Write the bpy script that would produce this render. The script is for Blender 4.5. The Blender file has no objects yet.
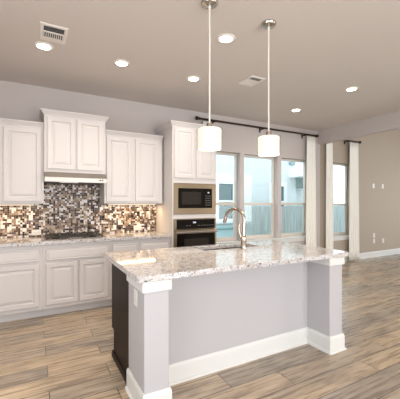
import bpy, bmesh, math, random
from mathutils import Vector
random.seed(7)
S = bpy.context.scene
C = S.collection
PI = math.pi

# ------------------------------------------------------------------ camera
YAW = math.radians(28.62)
EYE = 1.38
cd = bpy.data.cameras.new('camera')
cd.sensor_width = 36.0
cd.sensor_fit = 'HORIZONTAL'
cd.lens = 306.7 / 400 * 36
cd.shift_y = (202.5 - 199.5) / 400
cd.clip_start = 0.05
cam = bpy.data.objects.new('camera', cd)
C.objects.link(cam)
cam.location = (0, 0, EYE)
cam.rotation_euler = (PI / 2, 0, -YAW)
S.camera = cam

# ------------------------------------------------------------------ world, big lights, exposure
vs = S.view_settings
vs.view_transform = 'Standard'
vs.look = 'None'
vs.gamma = 1.0
vs.use_curve_mapping = False
vs.exposure = 0.0
w = bpy.data.worlds.new('overcast_sky')
S.world = w
w.use_nodes = True
bg = w.node_tree.nodes['Background']
bg.inputs['Color'].default_value = (0.86, 0.95, 1.0, 1)
bg.inputs['Strength'].default_value = 3.0


def area(name, loc, rot, sx, sy, power, col):
    l = bpy.data.lights.new(name, 'AREA')
    l.shape = 'RECTANGLE'
    l.size = sx
    l.size_y = sy
    l.energy = power
    l.color = col
    o = bpy.data.objects.new(name, l)
    o.location = loc
    o.rotation_euler = rot
    C.objects.link(o)
    return o


# daylight by unseen patio doors behind the camera and right wall window, plus added fill
area('patio_daylight', (1.6, -3.25, 1.3), (PI / 2 + 0.35, 0, 0), 4.2, 2.3, 180, (1.0, 0.97, 0.95))
area('living_warm_fill', (9.0, -3.25, 1.6), (PI / 2, 0, 0), 2.6, 2.4, 85, (1.0, 0.88, 0.74))  # added warm light standing in for unseen living room bulbs

area('right_daylight', (10.62, 2.0, 1.5), (0, PI / 2 - 0.25, 0), 1.8, 2.6, 65, (0.80, 0.90, 1.0))
area('side_fill', (-1.62, 0.1, 1.5), (0, -PI / 2, 0), 1.7, 2.4, 36, (0.95, 0.97, 1.0))  # added fill for the island column's left face

# ------------------------------------------------------------------ helpers
ORIG = {}


class MB:
    """collects shapes in world coordinates and links them as one mesh object"""

    def __init__(self):
        self.bm = bmesh.new()
        self.mi = 0

    def _face(self, vs_):
        try:
            f = self.bm.faces.new(vs_)
            f.material_index = self.mi
            return f
        except ValueError:
            return None

    def box(self, x0, x1, y0, y1, z0, z1, bev=0.0, seg=1):
        t = bmesh.new()
        bmesh.ops.create_cube(t, size=1)
        for v in t.verts:
            v.co = Vector(((x0 + x1) / 2 + v.co.x * (x1 - x0), (y0 + y1) / 2 + v.co.y * (y1 - y0), (z0 + z1) / 2 + v.co.z * (z1 - z0)))
        if bev > 0:
            bmesh.ops.bevel(t, geom=t.edges[:], offset=bev, segments=seg, affect='EDGES', profile=0.5)
        self.add(t)
        return self

    def add(self, t, mat=None):
        t.verts.ensure_lookup_table()
        m = {}
        for v in t.verts:
            co = mat @ v.co if mat else v.co
            m[v] = self.bm.verts.new(co)
        for f in t.faces:
            self._face([m[v] for v in f.verts])
        t.free()

    def rings(self, rings, cap0=True, cap1=True, closed=True):
        vr = [[self.bm.verts.new(p) for p in r] for r in rings]
        n = len(vr[0])
        for a, b in zip(vr, vr[1:]):
            for i in range(n if closed else n - 1):
                j = (i + 1) % n
                self._face([a[i], a[j], b[j], b[i]])
        if cap0:
            self._face(list(reversed(vr[0])))
        if cap1:
            self._face(vr[-1])
        return self

    def lathe(self, cx, cy, prof, n=32, cap0=True, cap1=True):
        """prof: list of (radius, z)"""
        self.rings([[(cx + r * math.cos(2 * PI * i / n), cy + r * math.sin(2 * PI * i / n), z) for i in range(n)] for r, z in prof], cap0, cap1)
        return self

    def tube(self, pts, rad, n=12, cap=True):
        """sweep of a circle along pts; rad is a number or one per point"""
        pts = [Vector(p) for p in pts]
        if not isinstance(rad, (list, tuple)):
            rad = [rad] * len(pts)
        rs = []
        up = None
        for i, p in enumerate(pts):
            d = (pts[min(i + 1, len(pts) - 1)] - pts[max(i - 1, 0)]).normalized()
            if up is None:
                up = Vector((0, 0, 1)) if abs(d.z) < 0.9 else Vector((1, 0, 0))
            a = d.cross(up).normalized()
            b = a.cross(d).normalized()
            up = b
            rs.append([p + (a * math.cos(2 * PI * k / n) + b * math.sin(2 * PI * k / n)) * rad[i] for k in range(n)])
        self.rings(rs, cap, cap)
        return self

    def build(self, name, mat, parent=None, smooth=False, angle=35):
        bmesh.ops.recalc_face_normals(self.bm, faces=self.bm.faces[:])
        o0 = ORIG.get(parent.name, Vector((0, 0, 0))) if parent else Vector((0, 0, 0))
        if parent is None:
            xs = [v.co for v in self.bm.verts]
            o0 = Vector(((min(v.x for v in xs) + max(v.x for v in xs)) / 2, (min(v.y for v in xs) + max(v.y for v in xs)) / 2, min(v.z for v in xs)))
        for v in self.bm.verts:
            v.co -= o0
        me = bpy.data.meshes.new(name)
        self.bm.to_mesh(me)
        self.bm.free()
        for m in (mat if isinstance(mat, (list, tuple)) else [mat]):
            me.materials.append(m)
        o = bpy.data.objects.new(name, me)
        C.objects.link(o)
        if parent is None:
            o.location = o0
        else:
            o.parent = parent
        ORIG[o.name] = o0
        if smooth:
            for p in me.polygons:
                p.use_smooth = True
            try:
                me.set_sharp_from_angle(angle=math.radians(angle))
            except Exception:
                pass
        return o


def tag(o, label, cat, group=None):
    o['label'] = label
    o['category'] = cat
    if group:
        o['group'] = group
    return o


def struct(o):
    o['kind'] = 'structure'
    return o


def thing(name, loc, label, cat, group=None):
    o = bpy.data.objects.new(name, None)
    o.empty_display_size = 0.1
    C.objects.link(o)
    o.location = loc
    ORIG[o.name] = Vector(loc)
    return tag(o, label, cat, group)


def dup(o, loc, label):
    """copy of a thing with its parts and their sub-parts"""
    def rec(s, par):
        c = s.copy()
        C.objects.link(c)
        if par:
            c.parent = par
        for ch in [k for k in C.objects if k.parent == s]:
            rec(ch, c)
        return c
    r = rec(o, None)
    r.location = loc
    r['label'] = label
    return r


# ------------------------------------------------------------------ materials
def mat(name, col, rough=0.5, metal=0.0, spec=0.5, **kw):
    m = bpy.data.materials.new(name)
    m.use_nodes = True
    b = m.node_tree.nodes['Principled BSDF']
    b.inputs['Base Color'].default_value = (*col, 1)
    b.inputs['Roughness'].default_value = rough
    b.inputs['Metallic'].default_value = metal
    b.inputs['Specular IOR Level'].default_value = spec
    for k, v in kw.items():
        b.inputs[k.replace('_', ' ')].default_value = v
    return m


def nodes(m):
    nt = m.node_tree
    return nt, nt.nodes, nt.links, nt.nodes['Principled BSDF']


def paint(name, col, rough=0.6, bump=0.05, scale=90, var=0.03):
    m = mat(name, col, rough, spec=0.3)
    nt, N, L, B = nodes(m)
    tc = N.new('ShaderNodeTexCoord')
    no = N.new('ShaderNodeTexNoise')
    no.inputs['Scale'].default_value = scale
    no.inputs['Detail'].default_value = 4
    L.new(tc.outputs['Object'], no.inputs['Vector'])
    bp = N.new('ShaderNodeBump')
    bp.inputs['Strength'].default_value = bump
    bp.inputs['Distance'].default_value = 0.01
    L.new(no.outputs['Fac'], bp.inputs['Height'])
    L.new(bp.outputs['Normal'], B.inputs['Normal'])
    n2 = N.new('ShaderNodeTexNoise')
    n2.inputs['Scale'].default_value = 1.3
    L.new(tc.outputs['Object'], n2.inputs['Vector'])
    r = N.new('ShaderNodeValToRGB')
    r.color_ramp.elements[0].color = (*[c * (1 - var) for c in col], 1)
    r.color_ramp.elements[1].color = (*[min(1, c * (1 + var)) for c in col], 1)
    L.new(n2.outputs['Fac'], r.inputs['Fac'])
    L.new(r.outputs['Color'], B.inputs['Base Color'])
    return m


def emit(name, col, strength):
    m = mat(name, (0.55, 0.54, 0.52), 0.5)
    B = m.node_tree.nodes['Principled BSDF']
    B.inputs['Emission Color'].default_value = (*col, 1)
    B.inputs['Emission Strength'].default_value = strength
    return m


def brushed(name, col, rough=0.3, sx=2, sy=2, sz=120):
    m = mat(name, col, rough, 1.0)
    nt, N, L, B = nodes(m)
    tc = N.new('ShaderNodeTexCoord')
    mp = N.new('ShaderNodeMapping')
    mp.inputs['Scale'].default_value = (sx, sy, sz)
    no = N.new('ShaderNodeTexNoise')
    no.inputs['Scale'].default_value = 4
    no.inputs['Detail'].default_value = 3
    L.new(tc.outputs['Object'], mp.inputs['Vector'])
    L.new(mp.outputs['Vector'], no.inputs['Vector'])
    mr = N.new('ShaderNodeMapRange')
    mr.inputs['To Min'].default_value = rough - 0.08
    mr.inputs['To Max'].default_value = rough + 0.12
    L.new(no.outputs['Fac'], mr.inputs['Value'])
    L.new(mr.outputs['Result'], B.inputs['Roughness'])
    return m


WALL = (0.50, 0.452, 0.438)
M_wall = paint('greige wall paint', WALL, 0.65)
M_wall_warmlit = paint('warm lit wall paint', (0.39, 0.325, 0.262), 0.65)  # warm living room light put into the wall colour
M_island = paint('island lavender grey paint', (0.445, 0.43, 0.445), 0.6)
M_ceil = paint('ceiling paint', (0.63, 0.575, 0.535), 0.8, 0.12, 60)
M_white = paint('white trim paint', (0.65, 0.645, 0.63), 0.4, 0.01)
M_cab = paint('white cabinet enamel', (0.60, 0.57, 0.565), 0.4, 0.01, var=0.015)
M_vinyl = mat('window vinyl', (0.62, 0.56, 0.50), 0.4)
M_dark = mat('espresso wood', (0.03, 0.02, 0.016), 0.45, spec=0.1)
M_steel = brushed('brushed stainless steel', (0.38, 0.35, 0.32), 0.4)
M_bronze_steel = brushed('warm stainless steel', (0.31, 0.24, 0.16), 0.3)
M_nickel = mat('brushed nickel', (0.44, 0.37, 0.31), 0.2, 1.0)
M_chrome = mat('canopy nickel', (0.55, 0.52, 0.48), 0.18, 1.0)
M_black = mat('black glass', (0.008, 0.007, 0.006), 0.08, spec=0.25)
M_blackm = mat('black cast iron', (0.02, 0.018, 0.016), 0.55)
M_screen = mat('oven window glass', (0.030, 0.025, 0.022), 0.12, spec=0.25)
M_digit = emit('blue display', (0.30, 0.45, 1.0), 0.35)
M_key = mat('grey key legend', (0.16, 0.16, 0.16), 0.5)
M_rod = mat('dark bronze rod', (0.035, 0.018, 0.012), 0.4, 0.5)
M_plate = mat('white plastic', (0.70, 0.68, 0.66), 0.35)
M_slot = mat('dark slot', (0.03, 0.03, 0.03), 0.6)
M_vent = mat('vent white enamel', (0.75, 0.71, 0.66), 0.4)
M_ventdark = mat('vent duct shadow', (0.10, 0.10, 0.11), 0.7)
M_cable = mat('white cable', (0.7, 0.66, 0.6), 0.4)
M_can = emit('downlight lens', (1.0, 0.90, 0.74), 14)
M_shade = emit('pendant opal glass', (1.0, 0.86, 0.64), 0.66)
M_strip = emit('under cabinet lamp', (1.0, 0.72, 0.40), 5)


def curtain_mat():
    m = mat('cream linen', (0.95, 0.93, 0.88), 0.9, spec=0.1)
    nt, N, L, B = nodes(m)
    tr = N.new('ShaderNodeBsdfTranslucent')
    tr.inputs['Color'].default_value = (0.92, 0.88, 0.80, 1)
    mx = N.new('ShaderNodeMixShader')
    mx.inputs['Fac'].default_value = 0.15
    L.new(B.outputs['BSDF'], mx.inputs[1])
    L.new(tr.outputs['BSDF'], mx.inputs[2])
    L.new(mx.outputs['Shader'], N['Material Output'].inputs['Surface'])
    return m


def glass_mat(name, tint, gloss=0.06):
    m = mat(name, tint, 0.05)
    nt, N, L, B = nodes(m)
    t = N.new('ShaderNodeBsdfTransparent')
    t.inputs['Color'].default_value = (*tint, 1)
    g = N.new('ShaderNodeBsdfGlossy')
    g.inputs['Roughness'].default_value = 0.02
    lw = N.new('ShaderNodeLayerWeight')
    pw = N.new('ShaderNodeMath')
    pw.operation = 'POWER'
    pw.inputs[1].default_value = 4.0
    L.new(lw.outputs['Facing'], pw.inputs[0])
    ma = N.new('ShaderNodeMath')
    ma.operation = 'MULTIPLY_ADD'
    ma.inputs[1].default_value = 0.4
    ma.inputs[2].default_value = 0.02
    L.new(pw.outputs['Value'], ma.inputs[0])
    mx = N.new('ShaderNodeMixShader')
    L.new(ma.outputs['Value'], mx.inputs['Fac'])
    L.new(t.outputs['BSDF'], mx.inputs[1])
    L.new(g.outputs['BSDF'], mx.inputs[2])
    L.new(mx.outputs['Shader'], N['Material Output'].inputs['Surface'])
    return m


M_curtain = curtain_mat()
M_glass = glass_mat('window glass', (0.95, 0.985, 1.0))
M_insect = glass_mat('insect screen mesh', (0.95, 0.975, 0.985))
M_shadeglass = glass_mat('clear shade glass', (0.97, 0.97, 0.96))


def floor_mat():
    m = mat('wood look plank tile', (0.4, 0.3, 0.2), 0.3)
    nt, N, L, B = nodes(m)
    tc = N.new('ShaderNodeTexCoord')
    mp = N.new('ShaderNodeMapping')
    mp.inputs['Location'].default_value = (0.35, 0.06, 0)
    L.new(tc.outputs['Object'], mp.inputs['Vector'])
    br = N.new('ShaderNodeTexBrick')
    br.offset = 0.37
    br.offset_frequency = 2
    br.inputs['Color1'].default_value = (0, 0, 0, 1)
    br.inputs['Color2'].default_value = (1, 1, 1, 1)
    br.inputs['Mortar'].default_value = (0.5, 0.5, 0.5, 1)
    br.inputs['Scale'].default_value = 1.0
    br.inputs['Mortar Size'].default_value = 0.004
    br.inputs['Mortar Smooth'].default_value = 0.1
    br.inputs['Bias'].default_value = 0.0
    br.inputs['Brick Width'].default_value = 1.2
    br.inputs['Row Height'].default_value = 0.2
    L.new(mp.outputs['Vector'], br.inputs['Vector'])
    # grain, shifted plank by plank
    ad = N.new('ShaderNodeVectorMath')
    ad.operation = 'MULTIPLY_ADD'
    ad.inputs[1].default_value = (17, 31, 5)
    L.new(br.outputs['Color'], ad.inputs[0])
    L.new(mp.outputs['Vector'], ad.inputs[2])
    m2 = N.new('ShaderNodeMapping')
    m2.inputs['Scale'].default_value = (1.1, 15, 1)
    L.new(ad.outputs['Vector'], m2.inputs['Vector'])
    g = N.new('ShaderNodeTexNoise')
    g.inputs['Scale'].default_value = 2.2
    g.inputs['Detail'].default_value = 7
    g.inputs['Roughness'].default_value = 0.62
    g.inputs['Distortion'].default_value = 0.15
    L.new(m2.outputs['Vector'], g.inputs['Vector'])
    r1 = N.new('ShaderNodeValToRGB')
    e = r1.color_ramp.elements
    e[0].position = 0.33
    e[0].color = (0.235, 0.185, 0.145, 1)
    e[1].position = 0.68
    e[1].color = (0.55, 0.455, 0.355, 1)
    k = e.new(0.5)
    k.color = (0.40, 0.315, 0.235, 1)
    L.new(g.outputs['Fac'], r1.inputs['Fac'])
    # dark weathered patches
    m3 = N.new('ShaderNodeMapping')
    m3.inputs['Scale'].default_value = (2.0, 6.0, 1)
    L.new(ad.outputs['Vector'], m3.inputs['Vector'])
    g2 = N.new('ShaderNodeTexNoise')
    g2.inputs['Scale'].default_value = 1.3
    g2.inputs['Detail'].default_value = 5
    L.new(m3.outputs['Vector'], g2.inputs['Vector'])
    r2 = N.new('ShaderNodeValToRGB')
    r2.color_ramp.elements[0].position = 0.55
    r2.color_ramp.elements[0].color = (0, 0, 0, 1)
    r2.color_ramp.elements[1].position = 0.78
    r2.color_ramp.elements[1].color = (0.85, 0.85, 0.85, 1)
    L.new(g2.outputs['Fac'], r2.inputs['Fac'])
    mg = N.new('ShaderNodeMix')
    mg.data_type = 'RGBA'
    L.new(r2.outputs['Color'], mg.inputs['Factor'])
    L.new(r1.outputs['Color'], mg.inputs['A'])
    mg.inputs['B'].default_value = (0.15, 0.13, 0.12, 1)
    # plank to plank tone
    tn = N.new('ShaderNodeValToRGB')
    tn.color_ramp.elements[0].color = (0.72, 0.76, 0.82, 1)
    tn.color_ramp.elements[1].color = (1.14, 1.09, 1.0, 1)
    L.new(br.outputs['Color'], tn.inputs['Fac'])
    mu = N.new('ShaderNodeMix')
    mu.data_type = 'RGBA'
    mu.blend_type = 'MULTIPLY'
    mu.inputs['Factor'].default_value = 1
    L.new(mg.outputs['Result'], mu.inputs['A'])
    L.new(tn.outputs['Color'], mu.inputs['B'])
    gr = N.new('ShaderNodeMix')
    gr.data_type = 'RGBA'
    L.new(br.outputs['Fac'], gr.inputs['Factor'])
    L.new(mu.outputs['Result'], gr.inputs['A'])
    gr.inputs['B'].default_value = (0.12, 0.10, 0.085, 1)
    L.new(gr.outputs['Result'], B.inputs['Base Color'])
    mr = N.new('ShaderNodeMapRange')
    mr.inputs['To Min'].default_value = 0.20
    mr.inputs['To Max'].default_value = 0.36
    L.new(g.outputs['Fac'], mr.inputs['Value'])
    L.new(mr.outputs['Result'], B.inputs['Roughness'])
    bp = N.new('ShaderNodeBump')
    bp.inputs['Strength'].default_value = 0.25
    bp.inputs['Distance'].default_value = 0.003
    sb = N.new('ShaderNodeMath')
    sb.operation = 'SUBTRACT'
    L.new(g.outputs['Fac'], sb.inputs[0])
    L.new(br.outputs['Fac'], sb.inputs[1])
    L.new(sb.outputs['Value'], bp.inputs['Height'])
    L.new(bp.outputs['Normal'], B.inputs['Normal'])
    return m


def granite_mat():
    m = mat('polished granite', (0.6, 0.55, 0.5), 0.07, spec=0.6)
    nt, N, L, B = nodes(m)
    tc = N.new('ShaderNodeTexCoord')

    def noise(scale, det, rough=0.6, dist=0.0):
        n = N.new('ShaderNodeTexNoise')
        n.inputs['Scale'].default_value = scale
        n.inputs['Detail'].default_value = det
        n.inputs['Roughness'].default_value = rough
        n.inputs['Distortion'].default_value = dist
        L.new(tc.outputs['Object'], n.inputs['Vector'])
        return n

    def ramp(src, stops):
        r = N.new('ShaderNodeValToRGB')
        e = r.color_ramp.elements
        e[0].position, e[0].color = stops[0][0], (*stops[0][1], 1)
        e[1].position, e[1].color = stops[-1][0], (*stops[-1][1], 1)
        for p, c in stops[1:-1]:
            k = e.new(p)
            k.color = (*c, 1)
        L.new(src, r.inputs['Fac'])
        return r

    def mix(fac, a, b):
        x = N.new('ShaderNodeMix')
        x.data_type = 'RGBA'
        L.new(fac, x.inputs['Factor'])
        L.new(a, x.inputs['A'])
        if isinstance(b, tuple):
            x.inputs['B'].default_value = (*b, 1)
        else:
            L.new(b, x.inputs['B'])
        return x
    base = ramp(noise(8, 6, 0.65, 1.2).outputs['Fac'], [(0.28, (0.36, 0.29, 0.24)), (0.40, (0.50, 0.45, 0.41)), (0.52, (0.55, 0.53, 0.53)), (0.75, (0.62, 0.62, 0.64))])
    grey = ramp(noise(40, 6, 0.7, 0.8).outputs['Fac'], [(0.50, (0, 0, 0)), (0.64, (1, 1, 1))])
    a = mix(grey.outputs['Color'], base.outputs['Color'], (0.22, 0.21, 0.235))
    dark = ramp(noise(48, 5, 0.65).outputs['Fac'], [(0.57, (0, 0, 0)), (0.63, (1, 1, 1))])
    b = mix(dark.outputs['Color'], a.outputs['Result'], (0.09, 0.075, 0.085))
    fleck = ramp(noise(110, 3, 0.6).outputs['Fac'], [(0.60, (0, 0, 0)), (0.66, (1, 1, 1))])
    c = mix(fleck.outputs['Color'], b.outputs['Result'], (0.72, 0.71, 0.72))
    L.new(c.outputs['Result'], B.inputs['Base Color'])
    return m


def wood_dark():
    nt, N, L, B = nodes(M_dark)
    tc = N.new('ShaderNodeTexCoord')
    mp = N.new('ShaderNodeMapping')
    mp.inputs['Scale'].default_value = (18, 18, 1.4)
    no = N.new('ShaderNodeTexNoise')
    no.inputs['Scale'].default_value = 3
    no.inputs['Detail'].default_value = 6
    L.new(tc.outputs['Object'], mp.inputs['Vector'])
    L.new(mp.outputs['Vector'], no.inputs['Vector'])
    r = N.new('ShaderNodeValToRGB')
    r.color_ramp.elements[0].color = (0.010, 0.006, 0.005, 1)
    r.color_ramp.elements[1].color = (0.028, 0.018, 0.013, 1)
    L.new(no.outputs['Fac'], r.inputs['Fac'])
    L.new(r.outputs['Color'], B.inputs['Base Color'])


wood_dark()
M_floor = floor_mat()
M_granite = granite_mat()


def siding_mat(name, col, row, vertical=False, var=0.06):
    m = mat(name, col, 0.7)
    nt, N, L, B = nodes(m)
    tc = N.new('ShaderNodeTexCoord')
    sp = N.new('ShaderNodeSeparateXYZ')
    L.new(tc.outputs['Object'], sp.inputs['Vector'])
    ma = N.new('ShaderNodeMath')
    ma.operation = 'DIVIDE'
    ma.inputs[1].default_value = row
    L.new(sp.outputs['X' if vertical else 'Z'], ma.inputs[0])
    fr = N.new('ShaderNodeMath')
    fr.operation = 'FRACT'
    L.new(ma.outputs['Value'], fr.inputs[0])
    r = N.new('ShaderNodeValToRGB')
    e = r.color_ramp.elements
    e[0].position, e[0].color = 0.0, (*[c * (0.6 if vertical else 0.92) for c in col], 1)
    e[1].position, e[1].color = 0.09, (*col, 1)
    L.new(fr.outputs['Value'], r.inputs['Fac'])
    no = N.new('ShaderNodeTexNoise')
    no.inputs['Scale'].default_value = 3
    mp = N.new('ShaderNodeMapping')
    mp.inputs['Scale'].default_value = (6, 1, 0.5) if vertical else (0.5, 1, 3)
    L.new(tc.outputs['Object'], mp.inputs['Vector'])
    L.new(mp.outputs['Vector'], no.inputs['Vector'])
    r2 = N.new('ShaderNodeValToRGB')
    r2.color_ramp.elements[0].color = (*[1 - 2.5 * var] * 3, 1)
    r2.color_ramp.elements[1].color = (*[1 + var] * 3, 1)
    L.new(no.outputs['Fac'], r2.inputs['Fac'])
    mu = N.new('ShaderNodeMix')
    mu.data_type = 'RGBA'
    mu.blend_type = 'MULTIPLY'
    mu.inputs['Factor'].default_value = 1
    L.new(r.outputs['Color'], mu.inputs['A'])
    L.new(r2.outputs['Color'], mu.inputs['B'])
    L.new(mu.outputs['Result'], B.inputs['Base Color'])
    return m


M_siding = siding_mat('pale lap siding', (0.74, 0.79, 0.81), 0.55, var=0.03)
M_lower = siding_mat('pale blue lap siding', (0.58, 0.77, 0.80), 0.3, var=0.03)
M_fence = siding_mat('weathered fence boards', (0.70, 0.76, 0.77), 0.145, True, 0.2)
M_ntrim = mat('neighbour white trim', (0.88, 0.90, 0.91), 0.6)
M_teal = mat('neighbour window glass', (0.03, 0.12, 0.145), 0.2)
M_ground = paint('dry lawn', (0.22, 0.26, 0.16), 0.9, 0.3, 20, 0.2)
M_grey_green = mat('grey green shingles and porch shade', (0.30, 0.38, 0.38), 0.8)

# ------------------------------------------------------------------ the setting
BW = 4.71            # inner face of the back wall
CZ = 2.96            # kitchen ceiling
XL, XR = -1.5, 10.5
YF = -3.2
BX0, BX1 = 5.55, 5.68    # beam
LZ = 3.7             # living room ceiling

b = MB()
b.box(XL - 0.15, XR + 0.15, YF - 0.15, BW + 0.15, -0.12, 0.0)
struct(b.build('floor', M_floor))
b = MB()
b.box(XL - 0.15, BX1, YF - 0.15, BW + 0.15, CZ, CZ + 0.1)
struct(b.build('ceiling', M_ceil))
b = MB()
b.box(BX1, XR + 0.15, YF - 0.15, BW + 0.15, LZ, LZ + 0.1)
struct(b.build('ceiling.001', M_ceil))
b = MB()
b.box(BX0, BX1, YF, BW, 2.672, CZ)
b.box(BX0 + 0.02, BX1, YF, BW, CZ, LZ + 0.1)
struct(b.build('trim_1', M_wall))

# back wall with four window openings
WINS = [(2.585, 3.435, 0.655, 2.312), (3.525, 4.370, 0.655, 2.305), (4.465, 5.290, 0.655, 2.300), (5.86, 6.685, 0.60, 2.30)]


def wall_with_holes(mb, x0, x1, z0, z1, holes, y0, y1):
    xs = x0
    for (a, c, d, e) in holes:
        mb.box(xs, a, y0, y1, z0, z1)
        mb.box(a, c, y0, y1, z0, d)
        mb.box(a, c, y0, y1, e, z1)
        xs = c
    mb.box(xs, x1, y0, y1, z0, z1)


b = MB()
wall_with_holes(b, XL - 0.15, BX0 + 0.06, 0, CZ, WINS[:3], BW, BW + 0.16)
struct(b.build('wall_back', M_wall))
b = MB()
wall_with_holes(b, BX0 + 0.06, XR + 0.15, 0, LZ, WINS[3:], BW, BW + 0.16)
struct(b.build('wall_back.001', M_wall_warmlit))
b = MB()
b.box(XL - 0.15, XL, YF, -1.2, 0, CZ)
b.box(XL - 0.15, XL, 1.4, BW, 0, CZ)
b.box(XL - 0.15, XL, -1.2, 1.4, 0, 0.6)
b.box(XL - 0.15, XL, -1.2, 1.4, 2.4, CZ)  # opening in this wall is invented to let the side fill in
struct(b.build('wall_left', M_wall))
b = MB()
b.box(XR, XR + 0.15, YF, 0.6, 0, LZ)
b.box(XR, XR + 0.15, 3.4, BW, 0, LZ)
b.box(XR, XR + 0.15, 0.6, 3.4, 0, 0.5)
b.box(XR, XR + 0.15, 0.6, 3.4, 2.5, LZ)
struct(b.build('wall_right', M_wall_warmlit))
b = MB()
b.box(XL - 0.15, -0.7, YF - 0.15, YF, 0, CZ)
b.box(-0.7, 3.9, YF - 0.15, YF, 2.5, CZ)
b.box(3.9, 7.6, YF - 0.15, YF, 0, LZ)
b.box(7.6, 10.2, YF - 0.15, YF, 0, 0.3)
b.box(7.6, 10.2, YF - 0.15, YF, 2.9, LZ)
b.box(10.2, XR + 0.15, YF - 0.15, YF, 0, LZ)
struct(b.build('wall_front', M_wall))


def base_profile(h):
    return [(0.0, h), (0.006, h), (0.013, h - 0.014), (0.015, h - 0.03), (0.015, 0.022), (0.026, 0.014), (0.028, 0.0)]


def run_base(mb, path, prof, ends=True):
    """path: list of ((x,y), outward direction (dx,dy)) ; profile (offset, z)"""
    rs = []
    for (x, y), (dx, dy) in path:
        rs.append([(x + dx * o, y + dy * o, z) for o, z in prof] + [(x, y, 0.0)])
    mb.rings(rs, ends, ends)


b = MB()
run_base(b, [((2.50, BW), (0, -1)), ((XR, BW), (0, -1))], base_profile(0.14))
struct(b.build('baseboard_back', M_white))
b = MB()
run_base(b, [((XR, BW), (-1, 0)), ((XR, YF), (-1, 0))], base_profile(0.14))
struct(b.build('baseboard_right', M_white))


def window(i, x0, x1, z0, z1, rail):
    """vinyl single-hung window set 11 cm back in its drywall opening"""
    yf = BW + 0.105
    yb = BW + 0.155
    f = MB()
    t = 0.038
    f.box(x0, x0 + t, yf, yb, z0, z1, 0.004)
    f.box(x1 - t, x1, yf, yb, z0, z1, 0.004)
    f.box(x0 + t, x1 - t, yf, yb, z1 - t, z1, 0.004)
    f.box(x0 + t, x1 - t, yf, yb, z0, z0 + t, 0.004)
    fr = struct(f.build('window_%d' % i, M_vinyl))
    m = MB()
    m.box(x0 + t, x1 - t, yf - 0.008, yf + 0.03, rail - 0.025, rail + 0.025, 0.004)
    m.build('meeting_rail', M_vinyl, fr)
    m = MB()
    m.box((x0 + x1) / 2 - 0.03, (x0 + x1) / 2 + 0.03, yf - 0.02, yf - 0.008, rail + 0.005, rail + 0.02, 0.003)
    m.build('sash_lock', M_vinyl, fr)
    m = MB()
    m.box(x0 + t, x0 + t + 0.022, yf + 0.004, yf + 0.034, z0 + t, rail - 0.025)
    m.box(x1 - t - 0.022, x1 - t, yf + 0.004, yf + 0.034, z0 + t, rail - 0.025)
    m.box(x0 + t + 0.022, x1 - t - 0.022, yf + 0.004, yf + 0.034, z0 + t, z0 + t + 0.035)
    m.build('lower_sash', M_vinyl, fr)
    m = MB()
    m.box(x0 + t, x1 - t, yf + 0.034, yf + 0.038, rail + 0.02, z1 - t)
    m.build('upper_pane', M_glass, fr)
    m = MB()
    m.box(x0 + t + 0.02, x1 - t - 0.02, yf + 0.018, yf + 0.022, z0 + t + 0.03, rail - 0.02)
    m.build('lower_pane', M_glass, fr)
    m = MB()
    m.box(x0 + t, x1 - t, yf + 0.042, yf + 0.0425, z0 + t, rail - 0.02)
    m.build('insect_screen', M_insect, fr)
    # sash balance cover on the right jamb
    m = MB()
    m.box(x1 - t - 0.004, x1 - t + 0.016, yf - 0.012, yf, rail + 0.42, z1 - t - 0.02, 0.003)
    m.build('jamb_liner', M_white, fr)
    return fr


for i, (a, c, d, e) in enumerate(WINS):
    window(i + 1, a, c, d, e, 1.352 if i < 3 else 1.33)
b = MB()
b.box(2.56, 5.36, BW - 0.035, BW + 0.10, 0.632, 0.657, 0.006)
b.box(2.60, 5.33, BW - 0.014, BW, 0.56, 0.632, 0.003)
struct(b.build('trim_2', M_white))
b = MB()
b.box(5.80, 6.76, BW - 0.035, BW + 0.10, 0.577, 0.602, 0.006)
b.box(5.83, 6.72, BW - 0.014, BW, 0.50, 0.577, 0.003)
struct(b.build('trim_3', M_white))

# ------------------------------------------------------------------ outdoors beyond the windows
b = MB()
b.box(-6, 22, BW + 0.17, 24, -0.35, -0.25)
tag(b.build('lawn', M_ground), 'strip of lawn outside between the windows and the fence', 'lawn')['kind'] = 'structure'

HY = 8.2
hs = thing('neighbour_house', (6, HY, -0.25), 'pale sided neighbouring house seen through the row of windows', 'house')
b = MB()
b.box(1.5, 8.5, HY, HY + 4, 0.60, 6.2)
b.build('wall', M_siding, hs)
b = MB()
b.box(1.5, 8.5, HY + 0.02, HY + 3.9, -0.25, 0.60)
b.box(1.5, 8.5, HY - 0.02, HY + 0.05, 0.56, 0.64)
b.build('lower_wall', M_lower, hs)


def neighbour_window(x0, x1, z0, z1):
    f = MB()
    y = HY - 0.05
    f.box(x0 - 0.14, x0, y, HY, z0 - 0.14, z1 + 0.14)
    f.box(x1, x1 + 0.14, y, HY, z0 - 0.14, z1 + 0.14)
    f.box(x0, x1, y, HY, z1, z1 + 0.14)
    f.box(x0, x1, y, HY, z0 - 0.14, z0)
    f.box(x0, x1, y + 0.01, HY, (z0 + z1) / 2 - 0.03, (z0 + z1) / 2 + 0.03)
    fo = f.build('window', M_ntrim, hs)
    g = MB()
    g.box(x0, x1, y + 0.03, HY + 0.01, z0, z1)
    g.build('pane', M_teal, fo)


neighbour_window(5.12, 5.66, 0.86, 1.98)
neighbour_window(7.35, 7.86, 0.86, 1.95)
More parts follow.
